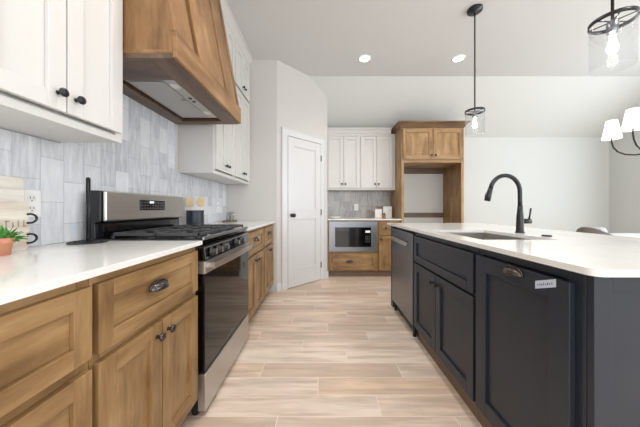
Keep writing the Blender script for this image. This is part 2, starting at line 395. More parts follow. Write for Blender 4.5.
def base_cabinet(name, label, cat, loc, rz, W, D, mats, drawers=(), doors=(), H=.893, group=None, mids=(.652,), toe='toe', toe_y=.055, hollow=False, pull_m='bronze', railD=.05):
    v, h = mats; t = thing(name, label, cat, loc, rz, group)
    if hollow:
        MB().box(0, .018, .02, D, .1, H).box(W - .018, W, .02, D, .1, H).box(.018, W - .018, .02, D, .1, .118).box(.018, W - .018, D - .01, D, .118, H).build('body', [v], t)
    else: base_body(W, D, H).build('body', [v], t)
    face_frame(W, .1, H, mids).build('face_frame', [v, h], t, .001)
    box(0, W, toe_y, toe_y + .018, 0, .1).build('toe_kick', toe, t)
    for (x0, x1, z0, z1, px, pz, typ) in drawers:
        d = shaker(x0, x1, z0, z1, -.02, (v, h), rail=railD, hpanel=True).build('drawer', [v, h], t, .0018)
        if typ == 'cup': cup_pull(d, px, pz, -.02, pull_m)
        elif typ == 'knob': knob(d, px, pz, -.02, pull_m)
    for (x0, x1, z0, z1, kx, kz) in doors:
        d = shaker(x0, x1, z0, z1, -.02, (v, h)).build('door', [v, h], t, .0018)
        if kx is not None: knob(d, kx, kz, -.02, pull_m)
    return t
XF = -.645
G1 = None
WD = ('wood_v', 'wood_h')
# left of range
base_cabinet('base_cabinet', 'brown wood base cabinet of wide drawers at the near left, cut off by the frame', 'cabinet', (XF, .075, 0), 90, .61, .6, WD,
             drawers=[(.01, .602, .67, .866, .3, .777, 'cup'), (.01, .602, .40, .64, .3, .56, 'cup'), (.01, .602, .12, .375, .3, .29, 'cup')], mids=(.655, .388))
base_cabinet('base_cabinet', 'brown wood base cabinet with one drawer over two doors, left of the gas range', 'cabinet', (XF, .687, 0), 90, .578, .6, WD,
             drawers=[(.01, .563, .667, .866, .262, .775, 'cup')], doors=[(.01, .2835, .12, .642, .2535, .592), (.2895, .563, .12, .642, .3195, .592)])
base_cabinet('base_cabinet', 'brown wood base cabinet with drawer and two doors just right of the gas range', 'cabinet', (XF, 2.028, 0), 90, .645, .6, WD,
             drawers=[(.03, .615, .667, .866, .32, .775, 'cup')], doors=[(.03, .32, .12, .642, .29, .592), (.326, .615, .12, .642, .356, .592)])
base_cabinet('base_cabinet', 'brown wood base cabinet at the far end beside the pantry wall', 'cabinet', (XF, 2.673, 0), 90, .535, .6, WD,
             drawers=[(.03, .505, .667, .866, .27, .775, 'cup')], doors=[(.03, .265, .12, .642, .237, .592), (.271, .505, .12, .642, .299, .592)])
def slab(name, label, x0, x1, y0, y1):
    o = box(x0, x1, y0, y1, .8935, .914).build(name, 'quartz', None, .0018); return tag(o, label, 'countertop')
slab('countertop', 'white quartz countertop on the left, under the paper towel stand', XL + .001, -.609, -.5, 1.266)
slab('countertop', 'short white quartz countertop between range and pantry wall, holding the spoon crock', XL + .001, -.609, 2.028, 3.215)

# upper cabinets
WP = ('white', 'white')
def upper_cabinet(name, label, loc, rz, W, D, z0, z1, doors, mats=WP, rail=.06):
    v, h = mats; t = thing(name, label, 'cabinet', loc, rz)
    mb = MB().box(0, W, .02, D, z0 + .004, z1)
    mb.build('body', [v], t)
    face_frame(W, z0, z1, (), s=.036).build('face_frame', [v, h], t, .001)
    for (a, b, c, d, kx, kz) in doors:
        o = shaker(a, b, c, d, -.02, mats, rail).build('door', [v, h], t, .0018)
        if kx is not None: knob(o, kx, kz, -.02, 'black')
    return t
UX = -.95
zt = 2.93
def pairs(x0, x1, n=2):
    m = (x0 + x1) / 2; g = .0025
    return [(x0, m - g, 1.425, 2.40, m - .032, 1.485), (m + g, x1, 1.425, 2.40, m + .032, 1.485),
            (x0, m - g, 2.43, 2.88, m - .032, 2.49), (m + g, x1, 2.43, 2.88, m + .032, 2.49)]
upper_cabinet('upper_cabinet', 'tall white wall cabinet left of the wooden range hood, two black knobs', (UX, .61, 0), 90, .5695, .298, 1.385, zt, pairs(.045, .55))
upper_cabinet('upper_cabinet', 'tall white wall cabinet just right of the wooden range hood', (UX, 2.165, 0), 90, .494, .298, 1.385, zt, pairs(.02, .485))
upper_cabinet('upper_cabinet', 'tall white wall cabinet in the far left corner beside the grey pantry wall', (UX, 2.66, 0), 90, .555, .298, 1.385, zt, pairs(.01, .53))
def crown(name, label, loc, rz, x0, x1, yb, z, m, h=.09, p=.06, ends=True, mat2=None):
    o = MB(); prof = [(yb, z), (-.004, z), (-.012, z + .012), (-p * .5, z + h * .5), (-p * .8, z + h * .75), (-p, z + h * .78), (-p, z + h), (yb, z + h)]
    n = len(prof); e0 = x0 - p if ends else x0; e1 = x1 + p if ends else x1
    vs = []
    for side in (0, 1):
        for (y, zz) in prof:
            k = max(0, -y) if ends else 0
            if y == yb: k = 0 if zz == z else (p if ends else 0)
            vs.append(((x0 - k) if side == 0 else (x1 + k), y, zz))
    o.add(vs, [tuple(range(n)), tuple(range(n, 2 * n))[::-1]] + [(i, n + i, n + (i + 1) % n, (i + 1) % n) for i in range(n)], 0)
    b = o.build(name, m); b.location = loc; b.rotation_euler = (0, 0, R(rz)); return tag(b, label, 'molding')
crown('crown_molding', 'white crown molding over the wall cabinets right of the hood', (UX, 2.165, 0), 90, 0, 1.05, .29, zt, 'white', h=.069, p=.06, ends=False)
crown('crown_molding', 'white crown molding over the wall cabinet left of the hood', (UX, .61, 0), 90, 0, .57, .29, zt, 'white', h=.069, p=.06, ends=False)

# back wall cabinets
YF = 3.905
eb = thing('base_cabinet', 'brown wood base cabinet with one wide drawer below the built-in microwave', 'cabinet', (.082, YF, 0))
MB().box(0, .786, .02, .59, .1, .40).box(0, .018, .02, .59, .4, .893).box(.768, .786, .02, .59, .4, .893).box(.018, .768, .57, .59, .4, .893).box(.018, .768, .02, .1, .878, .893).build('body', ['wood_v'], eb)
MB().box(0, .02, 0, .02, .1, .893).box(.766, .786, 0, .02, .1, .893).box(.02, .766, 0, .02, .1, .118).box(.02, .766, 0, .02, .378, .402).box(.02, .766, 0, .02, .88, .893).build('face_frame', ['wood_v'], eb, .001)
box(0, .786, .06, .078, 0, .1).build('toe_kick', 'toe', eb)
dwr = shaker(.025, .762, .116, .377, -.02, rail=.055, hpanel=True).build('drawer', ['wood_v', 'wood_h'], eb, .0018)
cup_pull(dwr, .345, .235, -.02)
base_cabinet('base_cabinet', 'narrow brown wood base cabinet between microwave and tall refrigerator surround', 'cabinet', (.869, YF, 0), 0, .357, .59, WD,
             drawers=[(.012, .345, .66, .866, .115, .775, 'knob')], doors=[(.012, .345, .12, .642, .042, .60)])
slab('countertop', 'white quartz countertop on the back wall above the microwave', .079, 1.227, YF - .035, YB - .001)
mw = thing('microwave', 'built-in stainless microwave with wide steel trim kit in the back wall cabinet', 'microwave', (.102, YF, 0))
MB().box(.0, .75, -.022, -.002, .405, .876).build('trim_kit', 'steelg', mw, .002)
box(.03, .71, .0, .45, .42, .865).build('body', 'black', mw)
fr = MB().box(.095, .655, -.034, -.0225, .478, .785).build('door', 'gloss', mw, .003)
MB().box(.115, .545, -.0352, -.0342, .50, .765).build('glass_pane', 'gloss', mw)
kp = MB()
for i in range(3):
    for j in range(4): kp.box(.565 + i * .026, .583 + i * .026, -.0352, -.0342, .55 + j * .028, .567 + j * .028)
kp.build('keypad', 'slot', mw)
box(.565, .64, -.0354, -.0342, .70, .735).build('display', emit('clock_display', (.4, .8, 1, 1), .06), mw)
# white uppers on back wall
upper_cabinet('upper_cabinet', 'short white wall cabinet on the back wall, nearer the pantry door', (.082, 4.2, 0), 0, .553, .299, 1.389, 2.335,
              [(.012, .272, 1.42, 2.29, .245, 1.487), (.277, .542, 1.42, 2.29, .304, 1.487)], rail=.055)
upper_cabinet('upper_cabinet', 'short white wall cabinet on the back wall touching the wooden refrigerator surround', (.635, 4.2, 0), 0, .591, .299, 1.389, 2.335,
              [(.012, .273, 1.42, 2.29, .246, 1.487), (.278, .545, 1.42, 2.29, .305, 1.487)], rail=.055)
crown('crown_molding', 'white crown molding on the back wall cabinets', (.082, 4.2, 0), 0, 0, 1.07, .13, 2.335, 'white', h=.09, p=.05, ends=False)
# fridge surround
fs = thing('refrigerator_surround', 'tall stained wood refrigerator surround with empty alcove and two upper doors', 'cabinet', (1.228, 3.87, 0))
FW = .968
MB().box(0, .02, .02, .629, 0, 2.33).build('side_panel', 'wood_v', fs, .001)
MB().box(FW - .02, FW, .02, .629, 0, 2.33).build('side_panel', 'wood_v', fs, .001)
MB().box(0, .038, 0, .02, 0, 2.33).box(FW - .038, FW, 0, .02, 0, 2.33).box(.038, FW - .038, 0, .02, 1.79, 1.845, 1).box(.038, FW - .038, 0, .02, 2.30, 2.33, 1).build('face_frame', ['wood_v', 'wood_h'], fs, .001)
MB().box(.02, FW - .02, .02, .629, 1.79, 2.33).build('body', 'wood_h', fs)
for a, b, k in ((.02, .481, .452), (.487, FW - .02, .516)):
    d = shaker(a, b, 1.842, 2.312, -.02).build('door', ['wood_v', 'wood_h'], fs, .0018); knob(d, k, 1.90, -.02)
MB().box(.02, FW - .02, .609, .629, .915, 1.0).build('cleat', 'dwood_h', fs, .001)
MB().box(.02, FW - .02, .609, .629, 1.70, 1.79).build('cleat', 'dwood_h', fs, .001)
c = crown('cornice', None, (0, 0, 0), 0, 0, FW, .62, 2.331, 'dwood_h', h=.088, p=.065)
c.data.materials[0] = M['cornice']
for k in ('label', 'category'):
    if k in c: del c[k]
c.parent = fs

# ------------------------------------------------------------------ range hood
hd = thing('range_hood', 'tapered stained wood range hood with stainless vent insert over the gas range', 'range hood', (-.693, 1.182, 0), 90)
HW, HD = .934, .556
sl = .18
def hy(z): return .01 + sl * max(0, z - 1.925)
# core (tapered box)
cz = lambda z: [(.001, hy(z) + .0195, z), (HW - .001, hy(z) + .0195, z), (HW - .001, HD, z), (.001, HD, z)]
MB().hull8(cz(1.925), cz(2.995)).box(.001, HW - .001, .02, HD, 1.832, 1.925).build('body', ['hwood_v'], hd)
def plank(x0, x1, z0=1.925, z1=2.995):
    return MB().hull8([(x0, hy(z0), z0), (x1, hy(z0), z0), (x1, hy(z0) + .021, z0), (x0, hy(z0) + .021, z0)],
                      [(x0, hy(z1), z1), (x1, hy(z1), z1), (x1, hy(z1) + .021, z1), (x0, hy(z1) + .021, z1)])
MB().hull8([(.004, hy(1.93) + .0175, 1.93), (HW - .004, hy(1.93) + .0175, 1.93), (HW - .004, hy(1.93) + .022, 1.93), (.004, hy(1.93) + .022, 1.93)], [(.004, hy(2.99) + .0175, 2.99), (HW - .004, hy(2.99) + .0175, 2.99), (HW - .004, hy(2.99) + .022, 2.99), (.004, hy(2.99) + .022, 2.99)]).build('groove_shade_board', wood('groove_shade_wood', (120, 88, 56), (98, 68, 40), (66, 44, 26), 2), hd)  # dark board added behind the planks; groove shade put into its colour
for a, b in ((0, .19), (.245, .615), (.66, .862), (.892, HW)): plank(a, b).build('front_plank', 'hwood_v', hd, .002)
MB().box(0, HW, 0, .02, 1.795, 1.925).build('front_band', 'hwood_h', hd, .003)
for x in (-.002, HW - .010):
    MB().box(x, x + .012, .02, HD, 1.815, 1.832, 0).build('side_band', 'hwood_h', hd, .002)
# underside border with the recess
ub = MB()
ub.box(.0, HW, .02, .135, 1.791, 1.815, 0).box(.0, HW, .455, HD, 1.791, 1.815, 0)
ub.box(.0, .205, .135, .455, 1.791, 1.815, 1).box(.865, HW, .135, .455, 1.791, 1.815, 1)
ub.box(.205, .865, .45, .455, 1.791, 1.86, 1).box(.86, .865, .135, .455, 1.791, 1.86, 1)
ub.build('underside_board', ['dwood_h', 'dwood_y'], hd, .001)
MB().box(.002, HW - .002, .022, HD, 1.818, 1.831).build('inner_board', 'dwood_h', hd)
ins = MB().box(.207, .80, .137, .42, 1.799, 1.8175).build('vent_insert', 'steel', hd, .003)
box(.235, .775, .215, .405, 1.797, 1.80).build('filter', 'mesh', ins, .001)
MB().box(.228, .782, .208, .215, 1.794, 1.80).box(.228, .782, .405, .411, 1.794, 1.80).box(.228, .235, .215, .405, 1.794, 1.80).box(.775, .782, .215, .405, 1.794, 1.80).build('filter_frame', 'steel', ins, .001)
for x in (.45, .50): MB().lathe([(.011, 0), (.011, .004)], (x, .175, 1.7955), 16).build('button', 'black', ins)
for x in (.29, .70): MB().lathe([(.028, 0), (.028, .003)], (x, .178, 1.797), 20).build('light_lens', 'ceramic', ins)
MB().lathe([(.016, 0), (.016, .003)], (.47, .225, 1.7945), 16).build('filter_latch', 'steelg', ins)

# ------------------------------------------------------------------ gas range
rg = thing('gas_range', 'stainless and black gas range with cast iron grates and tall control backguard', 'range', (-.607, 1.272, 0), 90)
RW = .75
box(0, RW, .035, .63, .04, .895).build('body', 'black', rg, .002)
MB().box(.0, RW, .012, .54, .895, .922).build('cooktop', 'gloss', rg, .004)
MB().box(.002, RW - .002, -.002, .012, .914, .932).build('cooktop_lip', 'steelg', rg, .004)
MB().extrude_x([(.034, .812), (-.012, .812), (-.002, .872), (.034, .895)], .004, RW - .004).build('control_panel', 'gloss', rg, .002)
box(.004, RW - .004, -.006, -.001, .872, .878).build('panel_trim', 'steel', rg)
for x in (.062, .142, .232, .43, .54):
    k = MB().lathe([(.024, 0), (.024, .008), (.019, .012), (.018, .03), (.012, .032)], (x, -.008, .846), 20, 0, 'y').build('burner_knob', 'black', rg)
    box(x - .0025, x + .0025, -.044, -.036, .832, .862).build('pointer', 'steel', k)
od = MB().box(.004, RW - .004, -.006, .034, .74, .805).build('oven_door', 'steel', rg, .003)
box(.004, RW - .004, -.004, .034, .238, .74).build('oven_glass', 'oven', od, .002)
tb = MB()
for i, x in enumerate((.30, .315, .333, .345, .36, .375)): tb.box(x, x + .009, -.0052, -.0042, .262, .262 + (.012 if i % 2 else .009))
tb.build('maker_mark', 'steelg', od)
hp = [(.03 + .69 * i / 12, -.046 - .012 * math.sin(math.pi * i / 12), .779) for i in range(13)]
hm = MB()
for i in range(12):
    (xa, ya, _), (xb, yb, _) = hp[i], hp[i + 1]
    hm.hull8([(xa, ya, .763), (xb, yb, .763), (xb, yb + .014, .763), (xa, ya + .014, .763)], [(xa, ya, .797), (xb, yb, .797), (xb, yb + .014, .797), (xa, ya + .014, .797)])
hm.box(.035, .055, -.04, -.005, .768, .792).box(RW - .055, RW - .035, -.04, -.005, .768, .792)
hm.build('handle', 'steel', od)
MB().box(.004, RW - .004, -.008, .034, .035, .226).build('storage_drawer', 'steel', rg, .004)
for x, y in ((.04, .06), (RW - .04, .06), (.04, .58), (RW - .04, .58)): MB().lathe([(.018, 0), (.018, .04)], (x, y, 0), 12).build('foot', 'black', rg)
for g in range(3):
    x0 = .02 + g * .238; x1 = x0 + .234; gm = MB(); zb, zg = .934, .95
    for x in (x0, x1 - .012): gm.box(x, x + .012, .03, .49, zb, zg)
    for y in (.03, .255, .478): gm.box(x0, x1, y, y + .012, zb, zg)
    xm = (x0 + x1) / 2
    for yc in (.145, .37):
        gm.box(xm - .005, xm + .005, yc - .10, yc - .03, zb, zg).box(xm - .005, xm + .005, yc + .03, yc + .10, zb, zg)
        gm.box(x0 + .01, xm - .035, yc - .005, yc + .005, zb, zg).box(xm + .035, x1 - .01, yc - .005, yc + .005, zb, zg)
    for x in (x0, x1 - .012):
        for y in (.03, .478): gm.box(x, x + .012, y, y + .012, .922, zb)
    gm.build('grate', 'iron', rg, .002)
for x, y in ((.137, .145), (.137, .37), (.375, .26), (.613, .145), (.613, .37)):
    MB().lathe([(.045, 0), (.045, .004), (.033, .006), (.033, .01), (.03, .012)], (x, y, .922), 24).build('burner', 'iron', rg)
# backguard
MB().extrude_x([(.555, .90), (.56, 1.0), (.53, 1.01), (.53, 1.165), (.545, 1.17), (.583, 1.17), (.59, .90)], 0.001, RW - .001).build('backguard', 'black', rg, .003)
bg = MB().box(.012, RW - .012, .512, .53, 1.008, 1.17).build('backguard_panel', 'steel', rg, .008)
dp = box(.25, .49, .508, .512, 1.066, 1.13).build('display', 'gloss', bg, .001)
ks = MB()
for i in range(9):
    for j in range(3):
        if (i, j) in ((3, 2), (4, 2), (3, 1)): continue
        ks.box(.262 + i * .025, .273 + i * .025, .5068, .5085, 1.076 + j * .018, 1.082 + j * .018)
ks.build('keypad', 'steelg', dp)
box(.335, .375, .5066, .5085, 1.11, 1.124).build('clock', emit('clock_glow', (.6, .85, 1, 1), .35), dp)
MB().box(.03, RW - .03, .538, .556, .925, .995).build('vent_strip', 'gloss', rg, .002)

# ------------------------------------------------------------------ island
IX = .765; IY = 2.79
NV = ('navy', 'navy')
base_cabinet('sink_cabinet', 'dark charcoal island sink cabinet with false drawer front over two doors', 'cabinet', (IX, 2.05, 0), -90, .83, .5, NV,
             drawers=[(.015, .815, .652, .855, 0, 0, None)], doors=[(.015, .402, .12, .637, .372, .578), (.408, .795 + .02, .12, .637, .438, .578)],
             toe='toe', toe_y=.025, hollow=True, pull_m='black')  # brown island toe kicks carry the floor's reflected light in their colour
tc = base_cabinet('trash_cabinet', 'dark charcoal full-height pull-out cabinet front nearest the camera on the island', 'cabinet', (IX, 1.218, 0), -90, .48, .5, NV, toe='toe', toe_y=.025)
d = shaker(.006, .466, .12, .853, -.02, NV, rail=.07).build('pull_out_front', ['navy', 'navy'], tc, .0018)
cup_pull(d, .245, .822, -.02)
tp = tag(MB().hull8([(IX - .0212, .794, .826), (IX - .0204, .794, .826), (IX - .0204, .871, .797), (IX - .0212, .871, .797)], [(IX - .0212, .794, .852), (IX - .0204, .794, .852), (IX - .0204, .871, .824), (IX - .0212, .871, .824)]).build('masking_tape', 'tape'), 'short strip of pale masking tape on the top rail of the dark pull-out cabinet front', 'tape')
tl = MB()
for i in range(8):
    y_ = .806 + i * .0075; zc = .8395 - (y_ - .794) * .37
    tl.box(IX - .0216, IX - .0211, y_, y_ + .0016, zc - .006, zc + .004 - (i % 2) * .004).box(IX - .0216, IX - .0211, y_, y_ + .004, zc - .001 - (i % 3) * .002, zc)
tl.build('handwriting', 'slot', tp)
# near corner post + end panels, far end stile, seating side body
ib = thing('kitchen_island', 'dark charcoal panelled end and back of the kitchen island', 'island', (0, 0, 0))
NE = .70
box(IX - .003, IX + .02, NE + .0205, NE + .031, 0, .893).build('corner_post', 'navyd', ib, .001)
MB().box(IX - .001, IX + .052, NE, NE + .02, .0, .893).box(1.41, 1.50, NE, NE + .02, 0, .893).box(IX + .052, 1.41, NE, NE + .02, .0, .13).box(IX + .052, 1.41, NE, NE + .02, .84, .893).box(IX + .052, 1.41, NE + .009, NE + .02, .13, .84).build('end_panel', 'navy', ib, .0018)
MB().box(1.29, 1.50, NE + .02, IY, 0, .893).build('back_panel', 'navy', ib, .0018)
MB().box(IX + .002, 1.29, IY - .02, IY, 0, .893).box(IX, IX + .02, 2.70, IY - .021, .1, .893).box(IX + .002, IX + .02, 2.71, IY - .02, 0, .1).build('far_panel', 'navy', ib, .0018)
MB().box(IX, IX + .03, NE + .0305, .737, .0, .893).build('filler_strip', 'navyd', ib, .001)
# dishwasher
dw = thing('dishwasher', 'dark stainless dishwasher with bar handle at the far end of the island', 'dishwasher', (IX, 2.66 + .01, 0), -90)
box(.004, .604, .03, .5, .1, .885).build('tub', 'black', dw)
dwd = box(.006, .602, -.02, .028, .105, .868).build('door', 'dwsteel', dw, .004)
MB().box(.06, .50, -.046, -.036, .748, .786).box(.075, .095, -.038, -.018, .758, .778).box(.465, .485, -.038, -.018, .758, .778).build('handle', 'steel', dwd, .003)
box(.01, .6, .03, .045, .01, .1).build('kick_plate', 'black', dw)
for x in (.03, .57): MB().lathe([(.014, 0), (.014, .1)], (x, .012, 0), 10).build('foot', 'black', dw)
# island countertop with sink cut-out and rounded corners
cx0, cx1, cy0, cy1 = .726, 1.765, .662, 2.82
sx0, sx1, sy0, sy1 = .835, 1.235, 1.30, 1.90
def arc(cx, cy, r, a0, a1, n=6): return [(cx + r * math.cos(R(a0 + (a1 - a0) * i / n)), cy + r * math.sin(R(a0 + (a1 - a0) * i / n))) for i in range(n + 1)]
rr = .028
zt0, zt1 = .894, .914
ct = MB()
ct.prism(arc(cx0 + rr, cy0 + rr, rr, 180, 270) + [(sx0, cy0), (sx0, cy1)] + arc(cx0 + rr, cy1 - rr, rr, 90, 180), zt0, zt1)
ct.prism([(sx1, cy0)] + arc(cx1 - rr, cy0 + rr, rr, 270, 360) + arc(cx1 - rr, cy1 - rr, rr, 0, 90) + [(sx1, cy1)], zt0, zt1)
ct.prism([(sx0, cy0), (sx1, cy0), (sx1, sy0)] + [(sx0, sy0)], zt0, zt1)
ct.prism([(sx0, sy1), (sx1, sy1), (sx1, cy1), (sx0, cy1)], zt0, zt1)
tag(ct.build('island_countertop', 'quartz'), 'large white quartz island countertop with rounded corners around the sink', 'countertop')
snk = MB()
ax0, ax1, ay0, ay1 = sx0 - .006, sx1 + .006, sy0 - .006, sy1 + .006
snk.box(ax0, ax1, ay0, ay1, .69, .70)
snk.box(ax0 - .004, ax0, ay0 - .004, ay1 + .004, .69, .8935).box(ax1, ax1 + .004, ay0 - .004, ay1 + .004, .69, .8935)
snk.box(ax0, ax1, ay0 - .004, ay0, .69, .8935).box(ax0, ax1, ay1, ay1 + .004, .69, .8935)
sk = tag(snk.build('sink', 'steel', None, .002), 'undermount stainless sink set into the island countertop', 'sink')
MB().lathe([(.045, 0), (.045, .003), (.03, .004)], (1.035, 1.6, .70), 24).build('drain', 'steelg', sk)
# faucet
FX, FY = 1.325, 1.67
fc = thing('faucet', 'tall matte black pull-down gooseneck faucet beside the island sink', 'faucet', (FX, FY, .9142))
MB().lathe([(.027, 0), (.027, .006), (.0235, .012), (.0215, .07), (.0205, .11), (.0165, .15), (.0145, .18)], (0, 0, 0), 24).build('body', 'black', fc)
pts = [(0, 0, .17), (0, 0, .22)]
r0 = .1
for i in range(1, 17):
    a = math.pi * i / 16 * .93
    pts.append((-r0 + r0 * math.cos(a), 0, .272 + r0 * 1.12 * math.sin(a)))
MB().tube([(0, 0, .165), (0, 0, .22), (0, 0, .25)] + pts[2:], .0135, 14).build('spout', 'black', fc)
e = Vector(pts[-1]); dirn = (Vector(pts[-1]) - Vector(pts[-2])).normalized()
MB().tube([e - dirn * .005, e + dirn * .02, e + dirn * .05, e + dirn * .085], [.0145, .016, .0175, .019], 16).build('spray_head', 'black', fc)
MB().tube([e + dirn * .03 + Vector((-.017, 0, 0)), e + dirn * .06 + Vector((-.019, 0, 0))], .006, 8).build('spray_button', 'iron', fc)
MB().tube([(.015, 0, .078), (.068, 0, .078)], [.0165, .017], 16).tube([(.058, 0, .085), (.062, -.004, .115), (.066, -.008, .165)], [.006, .005, .0055], 10).build('lever_handle', 'black', fc)
tag(MB().lathe([(.024, 0), (.024, .006), (.021, .008), (.014, .008)], (1.315, 1.46, .9142), 24).build('air_switch', 'black'), 'small round black button on the island countertop right of the faucet', 'button')

# ------------------------------------------------------------------ lighting fixtures
def downlight(x, y, label, vis=True):
    t = thing('recessed_light', label, 'ceiling light', (x, y, ZC), 0, 'recessed ceiling lights')
    MB().lathe([(.058, -.001), (.062, -.008), (.078, -.006), (.08, -.001)], (0, 0, 0), 32, cap=False).build('trim_ring', 'paper', t)
    MB().lathe([(.0, -.006), (.06, -.006), (.06, -.001), (0, -.001)], (0, 0, 0), 32, cap=False).build('lens', 'can', t)
    l = bpy.data.lights.new('overhead_spot', 'SPOT'); l.energy = 22; l.spot_size = R(125); l.spot_blend = .8; l.shadow_soft_size = .06; l.color = (1, .94, .85)
    o = bpy.data.objects.new('overhead_spot', l); col.objects.link(o); o.parent = t; o.location = (0, 0, -.02)
    return t
downlight(.54, 3.19, 'round recessed ceiling light near the pantry side, left one of the two')
downlight(1.742, 3.19, 'round recessed ceiling light closer to the hanging pendant, right one of the two')
def pendant(label, x, y):
    t = thing('pendant_light', label, 'pendant light', (x, y, 0), 0, 'glass pendants over the island')
    MB().lathe([(.066, ZC - .001), (.066, ZC - .022), (.012, ZC - .03), (.006, ZC - .04)], (0, 0, 0), 28).build('canopy', 'black', t)
    MB().tube([(0, 0, 2.02), (0, 0, ZC - .03)], .0065, 10).build('rod', 'black', t)
    rg_ = MB().lathe([(.083, 2.003), (.086, 2.003), (.086, 2.022), (.083, 2.022), (.083, 2.003)], (0, 0, 0), 40, cap=False)
    for a in (0, 60, 120):
        c_, s_ = math.cos(R(a)), math.sin(R(a))
        rg_.tube([(-.084 * c_, -.084 * s_, 2.012), (.084 * c_, .084 * s_, 2.012)], .003, 8)
    rg_.build('top_ring', 'black', t)
    MB().lathe([(.02, 1.955), (.022, 1.96), (.022, 2.01), (.01, 2.018)], (0, 0, 0), 20).build('socket', 'steelg', t)
    g = MB().lathe([(.0815, 2.008), (.0815, 1.95), (.08, 1.79), (.079, 1.778)], (0, 0, 0), 40, cap=False).build('glass_shade', 'glass', t)
    b = MB().lathe([(.006, 1.958), (.011, 1.945), (.013, 1.92), (.021, 1.885), (.021, 1.873), (.016, 1.858), (.005, 1.852)], (0, 0, 0), 20).build('bulb', 'bulb', t)
    return t
pendant('complete black pendant light with clear glass cylinder hanging left, above the faucet', 1.468, 2.40)
pendant('large clear glass pendant light cut off by the top right frame edge', 1.45, 1.245)
ch = thing('chandelier', 'black curved-arm chandelier with white fabric shades at the right edge', 'chandelier', (2.47, 1.83, 0))
MB().tube([(0, 0, 1.49), (0, 0, ZC - .02)], .007, 10).lathe([(.06, ZC - .02), (.06, ZC - .001)], (0, 0, 0), 24).lathe([(.01, 1.455), (.024, 1.47), (.028, 1.50), (.016, 1.53), (.01, 1.56)], (0, 0, 0), 20).build('stem', 'black', ch)
a0 = math.degrees(math.atan2(.207, -.102))
for k in range(5):
    a = R(a0 + 72 * k); cx, cy = math.cos(a), math.sin(a); rad = .232
    pr = [(.02, 1.50), (.06, 1.492), (.11, 1.492), (.16, 1.505), (.2, 1.535), (.223, 1.575), (rad, 1.62), (rad, 1.68)]
    MB().tube([(r_ * cx, r_ * cy, z) for r_, z in pr], .0055, 10).build('arm', 'black', ch)
    MB().lathe([(.058, 1.647), (.034, 1.795), (.032, 1.795), (.056, 1.647)], (rad * cx, rad * cy, 0), 28, cap=False).build('lamp_shade', 'shade', ch)
    MB().lathe([(.011, 1.67), (.011, 1.70), (.022, 1.73), (.02, 1.75), (.006, 1.765)], (rad * cx, rad * cy, 0), 14).build('bulb', 'bulb', ch)

# ------------------------------------------------------------------ dining area
ta = thing('dining_table', 'white dining table behind the island at the right edge', 'table', (4.0, 2.75, 0))
box(-.55, .55, -.45, .45, .725, .76).build('tabletop', 'paper', ta, .004)
for x in (-.5, .44):
    for y in (-.4, .34): box(x, x + .06, y, y + .06, 0, .725).build('leg', 'paper', ta, .003)
dc = thing('dining_chair', 'grey brown upholstered dining chair whose curved back shows above the island', 'chair', (2.96, 2.62, 0), 0)
bk = MB(); n = 22; inner, outer = [], []
def topz(a): return .785 + .10 * max(0, math.cos(a)) ** 1.5 - .015 * (1 - math.cos(a))
vs = []
for i in range(n + 1):
    a = -R(105) + R(210) * i / n     # angle measured from -x (the back of the chair)
    for rad, z in ((.20, .42), (.20, topz(a) - .012), (.185, topz(a)), (.165, topz(a) - .012), (.16, .42)):
        vs.append((-rad * math.cos(a), rad * math.sin(a) * 1.05, z))
f = [(i * 5 + k, i * 5 + (k + 1) % 5, (i + 1) * 5 + (k + 1) % 5, (i + 1) * 5 + k) for i in range(n) for k in range(5)] + [(0, 1, 2, 3, 4), tuple(n * 5 + k for k in range(5))[::-1]]
bk.add(vs, f, 0, True).build('backrest', 'chair', dc)
MB().lathe([(.15, .40), (.158, .42), (.158, .47), (.14, .485), (.0, .485)], (0, 0, 0), 28, cap=False).build('seat', 'chair', dc)
for sx in (-1, 1):
    for sy in (-1, 1): MB().tube([(.13 * sx, .13 * sy, .42), (.17 * sx, .17 * sy, 0)], [.016, .011], 10).build('leg', 'black', dc)
cu = MB().box(-.04, .04, -.12, .12, 0, .405).build('throw_pillow', 'cushion', None, .04)
cu.location = (2.895, 2.62, .487); cu.rotation_euler = (0, R(-8), 0)
tag(cu, 'pale grey throw pillow standing inside the curved dining chair', 'pillow')

# ------------------------------------------------------------------ wall plates
def outlet(label, loc, rz, kind='duplex'):
    t = thing('wall_outlet', label, 'outlet', loc, rz)
    box(-.036, .036, -.006, 0, -.058, .058).build('cover_plate', 'paper', t, .002)
    for z in (-.022, .022):
        r_ = MB().lathe([(.0165, 0), (.0165, .0015)], (0, -.006, z), 20, 0, 'y').build('receptacle', 'ceramic', t)
        MB().box(-.0075, -.0055, -.0085, -.0074, z - .001, z + .008).box(.0055, .0075, -.0085, -.0074, z - .001, z + .007).box(-.002, .002, -.0085, -.0074, z - .01, z - .006).build('slot', 'slot', r_)
    return t
outlet('white duplex outlet on the tiles behind the round-cornered wooden book', (XL + .008, 1.058, 1.098), 90)
outlet('white outlet on the tiles above the far left counter, near the drinking glasses', (XL + .008, 2.95, 1.09), 90)
outlet('white outlet on the grey tiles above the microwave counter', (.61, YB - .008, 1.10), 0)
outlet('white outlet on the bare wall inside the empty refrigerator alcove', (1.40, YB, 1.12), 0)
tag(box(XL + .0082, XL + .0092, 1.232, 1.256, .965, .99).build('blue_tape', 'btape'), 'tiny scrap of light blue tape on the left wall tiles by the towel stand', 'tape')

# ------------------------------------------------------------------ things on left counter
Z0 = .9142
